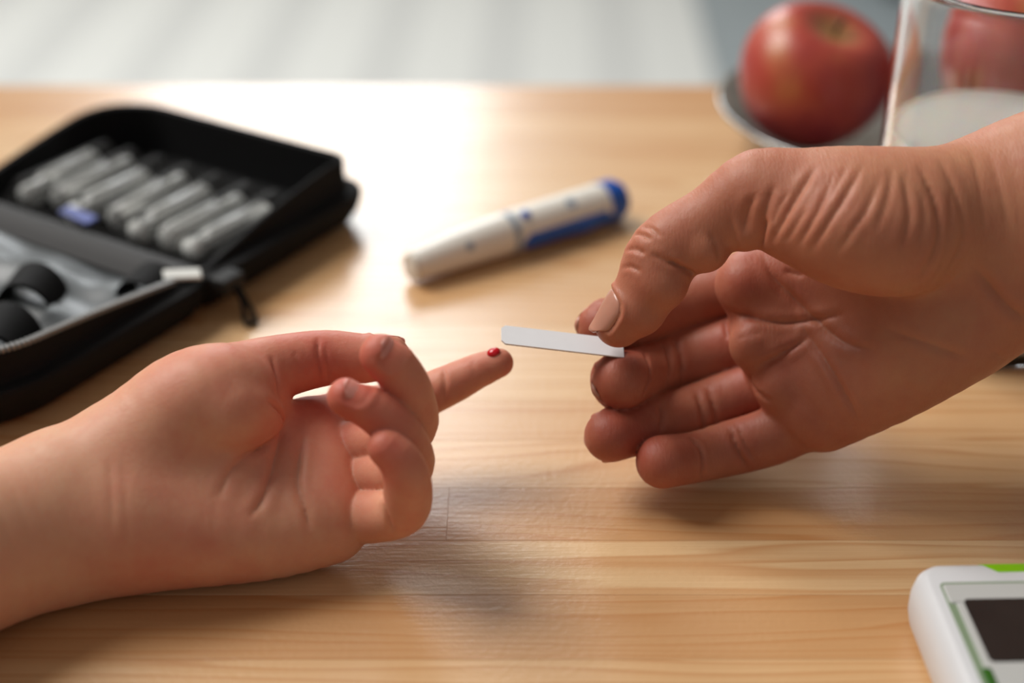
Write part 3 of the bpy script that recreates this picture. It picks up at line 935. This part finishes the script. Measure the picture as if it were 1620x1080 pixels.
for nm, s, a, rr, mt in (('release_button', 0.508, 116, 0.0019, M_PENB), ('print_mark', 0.72, 122, 0.0020, M_PENG), ('print_mark', 0.235, 150, 0.0016, M_PENG)):
    bm = bmesh.new(); bm_lathe(bm, [(rr, -0.0006), (rr, 0.0005 if mt is M_PENB else 0.00008), (rr * 0.8, 0.0008 if mt is M_PENB else 0.0001), (0, 0.0009 if mt is M_PENB else 0.0001)], 20)
    o = bm_obj(nm, bm, mt, pen, autosmooth=40)
    aa = D2R(a); nrm = Vector((0, math.cos(aa), math.sin(aa)))
    o.location = pen_pt(s, aa, 0); o.rotation_euler = nrm.to_track_quat('Z', 'X').to_euler()

# ------------------------------------------------------------------ open black zip case
M_CASE = simple('case_fabric', srgb(13, 13, 14), 0.78, 0.25, 900, 0.25)
M_CASE.node_tree.nodes['Principled BSDF'].inputs['Specular IOR Level'].default_value = 0.22
M_LINING = simple('case_lining', srgb(30, 28, 28), 0.7, 0.2, 700, 0.2)
M_ZIP = simple('zip_metal', srgb(120, 120, 118), 0.4, 0.05, 300)
def mat_net():
    t = NT('pocket_net')
    v = t.coord('Object')
    s = t.n('ShaderNodeSeparateXYZ'); t.l(v, s.inputs[0])
    def lines(ax):
        f = t.math('FRACT', t.math('MULTIPLY', t.math('ADD', s.outputs[ax], 5.0), 1 / 0.0017))
        return t.math('LESS_THAN', f, 0.15)
    a = t.math('MAXIMUM', lines(0), lines(1))
    t.set(Base_Color=srgb(54, 53, 52), Roughness=0.6, Alpha=a)
    return t.m
M_NET = mat_net()
t = NT('clear_vinyl'); vn = t.noise(t.coord(), 40.0, 3)
t.set(Base_Color=t.ramp(vn, [(0.35, srgb(58, 62, 64)), (0.65, srgb(84, 88, 90))]), Roughness=0.42)
M_VINYL = t.m
cu = math.atan2(-0.53, 0.85)
CASE0 = Vector((-0.0585, 0.4815, 0))
case = empty('zip_case', CASE0, cu)
def case_local(px, py, z):
    q = Matrix.Rotation(-cu, 3, 'Z') @ (Vector(UZ(px, py, z * 1000)) / 1000 - CASE0)
    return q.x, q.y
tag(case, 'open black zip case with mesh pocket lying at the far left', 'case')
CW = 0.118
def case_half(name, yc, ly, radii, rimz, low_side):
    bm = bmesh.new()
    cx = -CW / 2
    def loop(grow, z, lowz=None):
        rr = [max(0.002, r + grow) for r in radii]
        L = []
        base = rrect(CW, ly, radii, 8); mine = rrect(CW + 2 * grow, ly + 2 * grow, rr, 8)
        ks = [max(1, int(math.hypot(b[0] - a[0], b[1] - a[1]) / 0.004)) for a, b in zip(base, base[1:] + base[:1])]
        fine = []
        for (a, b), k in zip(zip(mine, mine[1:] + mine[:1]), ks):
            fine += [(a[0] + (b[0] - a[0]) * i / k, a[1] + (b[1] - a[1]) * i / k) for i in range(k)]
        for x, y in fine:
            zz = z
            if lowz is not None:
                q = (y / (ly / 2)) * low_side        # 1 at the spine
                q = min(1, max(0, (q + 0.75) / 1.7))
                zz = z + (lowz - z) * q ** 1.4
            L.append((cx + x, yc + y, zz))
        return L
    loops = [loop(-0.004, 0.0006), loop(0.001, 0.0018), loop(0.0042, 0.0065), loop(0.0056, 0.0105), loop(0.0058, 0.0128), loop(0.0050, 0.0140),
             loop(0.0010, 0.0145, 0.0142), loop(0.0, 0.0160, 0.0144), loop(0.0, rimz, 0.0146), loop(-0.0008, rimz + 0.0008, 0.0148), loop(-0.0024, rimz, 0.0144), loop(-0.0028, 0.0138, 0.0105), loop(-0.0040, 0.0062, 0.0062)]
    bm_loft(bm, loops)
    return bm_obj(name, bm, M_CASE, case, autosmooth=45)
FH, NH = 0.082, 0.096
far = case_half('mesh_half', -FH / 2, FH, (0.007, 0.026, 0.004, 0.004), 0.0255, -1)
near = case_half('pouch_half', -FH - 0.005 - NH / 2, NH, (0.004, 0.004, 0.028, 0.034), 0.0235, 1)
bm = bmesh.new()      # flexible spine with a webbing band
sp = []
for i in range(11):
    u = i / 10; y = -FH + 0.006 - 0.017 * u
    sp.append((y, 0.0118 + 0.0042 * math.sin(math.pi * u)))
for zo, inv in ((0.0, False),):
    top = [[(x, y, z) for y, z in sp] for x in (-CW + 0.003, -0.002)]
    bot = [[(x, y, 0.004) for y, z in sp] for x in (-CW + 0.003, -0.002)]
    ring = [[(x, y, z) for y, z in sp] + [(x, y, 0.004) for y, z in sp[::-1]] for x in np.linspace(-CW + 0.003, -0.002, 12)]
    bm_loft(bm, ring)
bm_obj('spine_band', bm, M_LINING, case, autosmooth=45)
def sheet(name, x0, x1, y0, y1, zf, mat, nx=40, ny=30, parent=None, thick=0.0004):
    vs, fs = [], []
    for j in range(ny + 1):
        for i in range(nx + 1):
            u, v = i / nx, j / ny
            vs.append((x0 + (x1 - x0) * u, y0 + (y1 - y0) * v, zf(u, v)))
    K = len(vs)
    vs += [(x, y, z - thick) for x, y, z in vs]
    for j in range(ny):
        for i in range(nx):
            a = j * (nx + 1) + i
            q = (a, a + 1, a + nx + 2, a + nx + 1)
            fs.append(q); fs.append(tuple(K + k for k in q[::-1]))
    return mesh_obj(name, vs, fs, mat, parent or case)
# vials under the net
vial_x = [-0.1010, -0.0872, -0.0725, -0.0580, -0.0435, -0.0292, -0.0160]
def net_z(u, v):
    x = -CW + 0.006 + (CW - 0.010) * u
    y = -FH + 0.012 + 0.047 * v
    z = 0.0085
    for k, vx in enumerate(vial_x):
        z = max(z, 0.0080 + 0.0110 * math.exp(-((x - vx) / 0.0072) ** 2) * min(1, max(0, min(v, 1 - v) / 0.035)))
    return z + 0.0004 * math.sin(40 * u) * v
net = sheet('mesh_pocket', -CW + 0.006, -0.004, -FH + 0.012, -FH + 0.059, net_z, M_NET, 90, 30, thick=0.0002)
bm = bmesh.new(); bm_tube(bm, [(-CW + 0.006 + (CW - 0.010) * u, -FH + 0.059, net_z(u, 1) + 0.0002) for u in np.linspace(0, 1, 60)], 0.0011, 8)
bm_obj('pocket_hem', bm, M_CASE, net, smooth=True)
M_VIAL = simple('vial_plastic', srgb(232, 234, 230), 0.16, 0.03, 100)
M_VIALCAP = simple('vial_cap', srgb(236, 238, 234), 0.25, 0.03, 100)
vroot = None
Rc = Matrix.Rotation(cu, 4, 'Z')
vial_labels = ['leftmost pale vial under the mesh of the black case', 'second pale vial from the left under the case mesh', 'third pale vial from the left under the case mesh',
               'middle pale vial of the seven under the case mesh', 'third pale vial from the right under the case mesh', 'second pale vial from the right under the case mesh', 'rightmost pale vial under the mesh of the black case']
for k, vx in enumerate(vial_x):
    if vroot is None:
        r = empty('vial')
        bm = bmesh.new(); bm_lathe(bm, [(0, -0.017), (0.0043, -0.0168), (0.0054, -0.0155), (0.0055, 0.009), (0.0048, 0.0115), (0.0032, 0.013), (0.0032, 0.0145)], 20)
        b = bm_obj('body', bm, M_VIAL, r, autosmooth=50)
        bm = bmesh.new(); bm_lathe(bm, [(0.0041, 0.0142), (0.0043, 0.0148), (0.0043, 0.0195), (0.0036, 0.0203), (0, 0.0205)], 20)
        c = bm_obj('cap', bm, M_VIALCAP, r, autosmooth=50)
        vroot = (r, b, c)
    else:
        r = vroot[0].copy(); COL.objects.link(r)
        for ch in vroot[1:]:
            q = ch.copy(); COL.objects.link(q); q.parent = r
    loc = CASE0 + Rc @ Vector((vx, -FH + 0.034 + RNG.uniform(-0.003, 0.003), 0.0062 + 0.0056))
    r.matrix_world = Matrix.Translation(loc) @ Rc @ Matrix.Rotation(RNG.uniform(-0.12, 0.12), 4, 'Z') @ Matrix.Rotation(math.pi / 2, 4, 'X') @ Matrix.Rotation(math.pi * (k % 2), 4, 'Y')
    tag(r, vial_labels[k], 'vial', 'pale vials under the mesh of the black case')
# shiny pouch with soft folds in the near half, black elastic loops over it
NY0, NY1 = -FH - 0.005 - NH + 0.008, -FH - 0.008
def pouch_z(u, v):
    e = min(1, min(u, 1 - u, v, 1 - v) / 0.12)
    f = 0.0016 * math.sin(9 * v + 3 * u) + 0.0011 * math.sin(17 * u + 5 * v * v) + 0.0013 * math.sin(21 * v - 4 * u)
    return 0.0095 + 0.0038 * math.sqrt(e) + f * e
pouch = sheet('clear_pouch', -CW + 0.012, -0.010, NY0 + 0.004, NY1, pouch_z, M_VINYL, 60, 50, thick=0.0003)
def loop_band(name, x, y, rx, h, w, ang, mat):
    bm = bmesh.new(); prof = []
    for i in range(17):
        a = math.pi * i / 16
        prof.append((rx * math.cos(a), h * math.sin(a)))
    ca, sa = math.cos(ang), math.sin(ang)
    def place(p, q, z): return (x + p * ca - q * sa, y + p * sa + q * ca, 0.011 + z)
    loops = []
    for s in (-w / 2, w / 2):
        pass
    outer = [[place(p, s, z) for p, z in prof] for s in (-w / 2, w / 2)]
    inner = [[place(p * 0.9, s, z * 0.88) for p, z in prof] for s in (-w / 2, w / 2)]
    ring = []
    for i in range(17): ring.append([outer[0][i], outer[1][i], inner[1][i], inner[0][i]])
    bm_loft(bm, ring)
    return bm_obj(name, bm, mat, case, autosmooth=40)
for lpx, lpy, rx_, h_, w_, an_ in ((50, 470, 0.0095, 0.012, 0.015, 0.5), (2, 545, 0.0100, 0.013, 0.018, 0.5), (232, 448, 0.0080, 0.0075, 0.014, 0.3)):
    lx, ly_ = case_local(lpx, lpy, 0.014)
    loop_band('elastic_loop', lx, ly_, rx_, h_, w_, an_, M_CASE)
bm = bmesh.new(); bm_box(bm, (-0.0060, -0.0028, 0), (0.0060, 0.0028, 0.0012), 0.0005)
o = bm_obj('fabric_tab', bm, simple('tab_white', srgb(206, 206, 200), 0.6, 0.05, 300), case); o.location = case_local(288, 433, 0.0168) + (0.0160,); o.rotation_euler = (0.1, 0.1, 0.85)
bm = bmesh.new(); bm_box(bm, (-0.008, -0.0026, 0), (0.008, 0.0026, 0.0012), 0.0005)
o = bm_obj('blue_tab', bm, simple('tab_blue', srgb(70, 84, 150), 0.5, 0.25, 260), case); o.location = case_local(125, 342, 0.0164) + (0.0162,); o.rotation_euler = (0.1, 0, -0.1)
# zip teeth along the rim of the near half
bm = bmesh.new()
rim = [( -CW / 2 + x, -FH - 0.005 - NH / 2 + y) for x, y in rrect(CW - 0.0016, NH - 0.0016, (0.004, 0.004, 0.028, 0.034), 16)]
pts = [Vector((x, y, 0.0)) for x, y in rim]
pts = [p for p in pts] + [pts[0]]
acc, step = 0.0, 0.0016
for a, b in zip(pts[:-1], pts[1:]):
    L = (b - a).length
    while acc < L:
        p = a + (b - a) * (acc / L)
        acc += step
        if p.y > -FH - 0.012: continue
        qz = (p.y + FH + 0.005 + NH / 2) / (NH / 2); qz = min(1, max(0, (qz + 0.75) / 1.7)) ** 1.4
        d = (b - a).normalized(); ang = math.atan2(d.y, d.x)
        vs = bm_box(bm, (-0.0005, -0.0011, 0.0242), (0.0005, 0.0011, 0.0256))
        bmesh.ops.rotate(bm, verts=vs, cent=(0, 0, 0), matrix=Matrix.Rotation(ang, 3, 'Z'))
        bmesh.ops.translate(bm, verts=vs, vec=(p.x, p.y, -0.0089 * qz))
    acc -= L
tag(bm_obj('zip_teeth', bm, M_ZIP, case), kind='stuff')
# zip slider and pull, hanging at the flank
zp = Vector((0.0070, -0.078, 0.0))
bm = bmesh.new(); bm_box(bm, (-0.003, -0.005, 0.009), (0.004, 0.005, 0.0145), 0.0012)
zo = bm_obj('zip_slider', bm, simple('zip_black', srgb(12, 12, 12), 0.7, 0.1, 200), case, autosmooth=40); zo.location = zp
bm = bmesh.new(); bm_tube(bm, [(0.003, 0, 0.011), (0.007, -0.001, 0.007), (0.009, -0.003, 0.002), (0.012, -0.005, 0.0012), (0.0135, -0.003, 0.0012), (0.011, 0.0, 0.0016), (0.007, 0.001, 0.006), (0.003, 0.001, 0.011)], 0.0009, 8)
bm_obj('pull_cord', bm, M_CASE, zo, smooth=True)

# ------------------------------------------------------------------ plate with apples
t = NT('plate_glass'); pn = t.noise(t.coord(), 20.0, 2)
t.set(Base_Color=t.ramp(pn, [(0.3, srgb(150, 150, 148)), (0.7, srgb(172, 172, 170))]), Roughness=0.14, Metallic=0.75)
bm = bmesh.new()
bm_lathe(bm, [(0, 0.0015), (0.036, 0.0012), (0.038, 0.0), (0.041, 0.0), (0.043, 0.0018), (0.056, 0.0075), (0.066, 0.0155), (0.0705, 0.0188), (0.0713, 0.0200), (0.0703, 0.0208), (0.0685, 0.0200), (0.062, 0.0150), (0.052, 0.0085), (0.040, 0.0045), (0.0, 0.0038)], 72)
plate = bm_obj('plate', bm, t.m, smooth=True, loc=(0.1555, 0.5485, 0))
tag(plate, 'shallow shiny grey plate holding the red apples', 'plate')
def mat_apple(name):
    t = NT(name)
    tc = t.n('ShaderNodeTexCoord')
    s = t.n('ShaderNodeSeparateXYZ'); t.l(tc.outputs['Object'], s.inputs[0])
    ang = t.math('ARCTAN2', s.outputs[1], s.outputs[0])
    cv = t.n('ShaderNodeCombineXYZ'); t.l(t.math('MULTIPLY', ang, 6.0), cv.inputs[0]); t.l(t.math('MULTIPLY', s.outputs[2], 16.0), cv.inputs[2])
    streak = t.noise(cv.outputs[0], 1.6, 4, 0.6)
    blush = t.noise(tc.outputs['Object'], 22.0, 2)
    c = t.ramp(blush, [(0.30, srgb(196, 128, 72)), (0.42, srgb(178, 72, 54)), (0.62, srgb(158, 48, 48)), (0.8, srgb(134, 32, 40))])
    c = t.mix(t.math('MULTIPLY', t.math('SUBTRACT', streak, 0.40), 1.1), c, srgb(142, 34, 40))
    # pale green hollow around the stem
    rr = t.math('SQRT', t.math('ADD', t.math('MULTIPLY', s.outputs[0], s.outputs[0]), t.math('MULTIPLY', s.outputs[1], s.outputs[1])))
    top = t.math('GREATER_THAN', s.outputs[2], 0.005)
    g = t.ramp(rr, [(0.004, (1, 1, 1, 1)), (0.013, (0, 0, 0, 1))])
    c = t.mix(t.math('MULTIPLY', t.math('MULTIPLY', g, top), 0.75), c, srgb(160, 128, 74))
    lent = t.n('ShaderNodeTexVoronoi'); lent.inputs['Scale'].default_value = 330.0; t.l(tc.outputs['Object'], lent.inputs['Vector'])
    c = t.mix(t.math('MULTIPLY', t.math('LESS_THAN', lent.outputs['Distance'], 0.12), 0.4), c, srgb(220, 170, 120))
    t.set(Base_Color=c, Roughness=0.4)
    t.b.inputs['Coat Weight'].default_value = 0.12
    t.b.inputs['Coat Roughness'].default_value = 0.2
    return t.m
M_STEM = simple('apple_stem', srgb(84, 58, 30), 0.7, 0.2, 400)
def apple(name, loc, r, tilt, label, mat, squash=1.0, seed=0):
    n, m = 56, 40
    vs, fs = [], []
    rg = np.random.default_rng(seed); ph = rg.uniform(0, 6.28)
    for j in range(m + 1):
        th = math.pi * j / m
        for i in range(n):
            a = 2 * math.pi * i / n
            rho = r * (0.98 + 0.30 * (math.sin(th) - 0.95) * 0.3)
            x = math.sin(th)
            # dimples at stem and calyx, lobes at the lower end
            z = math.cos(th)
            dim = 0.30 * math.exp(-(th / 0.42) ** 2) if th < math.pi / 2 else 0.18 * math.exp(-((math.pi - th) / 0.32) ** 2)
            lobe = 1 + 0.022 * math.cos(5 * a + ph) * (0.3 + 0.7 * (th / math.pi) ** 2) + 0.012 * math.cos(2 * a + 1)
            taper = 1.0 - 0.10 * (th / math.pi) ** 2 + 0.03 * math.sin(th * 2)
            vs.append((r * x * lobe * taper * math.cos(a), r * x * lobe * taper * math.sin(a), r * squash * (z - dim * z)))
    for j in range(m):
        for i in range(n):
            fs.append((j * n + i, j * n + (i + 1) % n, (j + 1) * n + (i + 1) % n, (j + 1) * n + i)[::-1])
    o = empty(name, loc)
    o.rotation_euler = tilt
    mesh_obj('flesh', vs, fs, mat, o)
    bm = bmesh.new(); bm_tube(bm, [(0, 0, r * 0.60), (0.0005, 0, r * 0.70), (0.0014, 0.0004, r * 0.80), (0.0026, 0.001, r * 0.88)], [0.0012, 0.0010, 0.0011, 0.0016], 8)
    bm_obj('stem', bm, M_STEM, o, smooth=True)
    tag(o, label, 'apple', 'red apples on the plate')
    return o
MA = mat_apple('apple_skin')
apple('apple', (0.1195, 0.5380, 0.0352), 0.0305, (0.36, 0.04, 0.6), 'red apple in full view on the plate, left of the glass', MA, 0.96, 1)
apple('apple', (0.1965, 0.5545, 0.0392), 0.0305, (0.2, 0.10, 2.2), 'red apple on the plate, seen through the glass of milk', MA, 0.98, 2)

# ------------------------------------------------------------------ glass of milk
t = NT('clear_glass'); t.set(Base_Color=(1, 1, 1, 1), Roughness=0.0, IOR=1.47); t.b.inputs['Transmission Weight'].default_value = 1.0
GX, GY = 0.1515, 0.4100
bm = bmesh.new()
bm_lathe(bm, [(0, 0.0), (0.0335, 0.0), (0.0352, 0.0008), (0.0360, 0.0030), (0.0361, 0.0045), (0.0361, 0.030), (0.0361, 0.070), (0.0362, 0.108), (0.0362, 0.1105), (0.0361, 0.1117), (0.0357, 0.1126), (0.0350, 0.1129), (0.0343, 0.1126), (0.0339, 0.1117), (0.0338, 0.1105), (0.0338, 0.108), (0.0337, 0.070), (0.0337, 0.030), (0.0337, 0.0085), (0.0336, 0.0070), (0.0333, 0.0052), (0.0325, 0.0036), (0.0305, 0.0027), (0, 0.0024)], 96)
glass = bm_obj('milk_glass', bm, t.m, smooth=True, loc=(GX, GY, 0))
tag(glass, 'straight clear drinking glass behind the large hand', 'glass')
t = NT('milk'); t.set(Base_Color=t.ramp(t.noise(t.coord(), 10.0, 1), [(0, srgb(250, 247, 236)), (1, srgb(252, 250, 242))]), Roughness=0.25)
t.b.inputs['Subsurface Weight'].default_value = 0.5; t.b.inputs['Subsurface Scale'].default_value = 0.004
bm = bmesh.new()
bm_lathe(bm, [(0, 0.0025), (0.0303, 0.0028), (0.0323, 0.0037), (0.0331, 0.0053), (0.0334, 0.0072), (0.03355, 0.0088), (0.03355, 0.014), (0.03355, 0.062), (0.03355, 0.0662), (0.0331, 0.0658), (0.0324, 0.0653), (0.0310, 0.0651), (0, 0.0650)], 96)
milk = bm_obj('milk', bm, t.m, smooth=True, loc=(GX, GY, 0))
tag(milk, 'white milk filling the lower half of the glass', 'milk')

# ------------------------------------------------------------------ glucose meter at the lower right
M_MW = simple('meter_white', srgb(206, 207, 209), 0.3, 0.01, 80)
M_MP = simple('meter_plate', srgb(188, 189, 186), 0.35, 0.01, 80)
M_MG = simple('meter_grey_green', srgb(128, 146, 118), 0.4, 0.03, 80)
M_GREEN = simple('meter_green', srgb(120, 178, 12), 0.35, 0.05, 80)
M_DKG = simple('meter_dark_green', srgb(40, 92, 14), 0.35, 0.05, 80)
M_LCD = simple('meter_display', srgb(44, 40, 38), 0.12, 0.1, 60)
MWd, MLn, MT = 0.056, 0.098, 0.0165
meter = empty('glucose_meter', (0.0952 + MWd / 2, 0.2650 - MLn / 2, 0), D2R(1.5))
tag(meter, 'white glucose meter with grey display at the lower right corner', 'glucose meter')
def outline(grow, notch):
    """outline of the meter with the notch for the strip port in the far edge"""
    pts = []
    w, l = MWd / 2 + grow, MLn / 2 + grow
    r = 0.0075 + grow
    for q, (sx_, sy_) in enumerate(((1, 1), (-1, 1), (-1, -1), (1, -1))):
        if q == 1 and notch:
            nw = 0.0105
            pts += [(nw, l), (nw - 0.0016, l - 0.0026), (-nw + 0.0030, l - 0.0026), (-nw, l)]
        for i in range(9):
            a = math.pi / 2 * (q + i / 8)
            pts.append((sx_ * (w - r) + r * math.cos(a), sy_ * (l - r) + r * math.sin(a)))
    return pts
bm = bmesh.new()
zs = [(-0.0030, 0.0006), (-0.0008, 0.0022), (0.0, 0.0060), (0.0, 0.0105), (-0.0008, 0.0140), (-0.0022, 0.0158), (-0.0036, 0.0164)]
bm_loft(bm, [[(x, y, z) for x, y in outline(g, True)] for g, z in zs])
bm_obj('body', bm, M_MW, meter, autosmooth=40)
bm = bmesh.new(); bm_box(bm, (-0.0112, MLn / 2 - 0.0060, 0.0055), (0.0112, MLn / 2 - 0.0008, 0.0152), 0.0006)
bm_obj('strip_port', bm, M_GREEN, meter, autosmooth=40)
def flat_plate(name, w, l, cy, r, z0, z1, mat, parent, bev=0.0003):
    bm = bmesh.new()
    lp = [[(x, cy + y, z0) for x, y in rrect(w, l, r, 6)], [(x, cy + y, z1 - bev) for x, y in rrect(w, l, r, 6)], [(x, cy + y, z1) for x, y in rrect(w - 2 * bev, l - 2 * bev, r - bev, 6)]]
    bm_loft(bm, lp)
    return bm_obj(name, bm, mat, parent, autosmooth=40)
top_y = MLn / 2 - 0.0088
fr = flat_plate('display_surround', 0.0460, 0.050, top_y - 0.025, 0.0016, 0.0150, 0.01645, M_MG, meter, 0.0001)
flat_plate('face_plate', 0.0448, 0.0066, top_y - 0.0042, 0.0008, 0.0150, 0.01685, M_MP, meter)
flat_plate('display_bezel', 0.0420, 0.0300, top_y - 0.0208, 0.0012, 0.0150, 0.01670, M_MP, meter, 0.0002)
flat_plate('display', 0.0385, 0.0205, top_y - 0.0165, 0.0012, 0.0152, 0.01690, M_LCD, meter, 0.0002)
for s in (-1, 1):
    bm = bmesh.new(); bm_box(bm, (s * 0.0208 - 0.0011, top_y - 0.037, 0.0155), (s * 0.0208 + 0.0011, top_y - 0.0285, 0.0171), 0.0005)
    bm_obj('green_accent', bm, M_DKG, meter, autosmooth=40)
for s in (-1, 1):
    bm = bmesh.new(); bm_lathe(bm, [(0.0055, 0.0155), (0.0055, 0.0168), (0.0048, 0.0176), (0, 0.0178)], 28)
    o = bm_obj('button', bm, M_MP, meter, autosmooth=40); o.location = (s * 0.0105, top_y - 0.058, 0)

# ------------------------------------------------------------------ dark upholstered stool far behind
M_OTT = simple('dark_upholstery', srgb(24, 24, 25), 0.8, 0.15, 200, 0.1)
ott = empty('ottoman', (1.15, 3.34, FLOORZ)); tag(ott, 'black upholstered ottoman on the floor beyond the apples', 'ottoman')
bm = bmesh.new(); bm_box(bm, (-0.34, -0.22, 0.05), (0.34, 0.22, 0.32), 0.02, 3); bm_obj('body', bm, M_OTT, ott, autosmooth=40)
bm = bmesh.new(); bm_box(bm, (-0.35, -0.23, 0.325), (0.35, 0.23, 0.43), 0.04, 4); bm_obj('cushion', bm, M_OTT, ott, autosmooth=40)
for a in (-1, 1):
    for b in (-1, 1):
        bm = bmesh.new(); bm_lathe(bm, [(0.018, 0), (0.022, 0.06)], 12); o = bm_obj('foot', bm, M_OTT, ott); o.location = (a * 0.28, b * 0.16, 0)
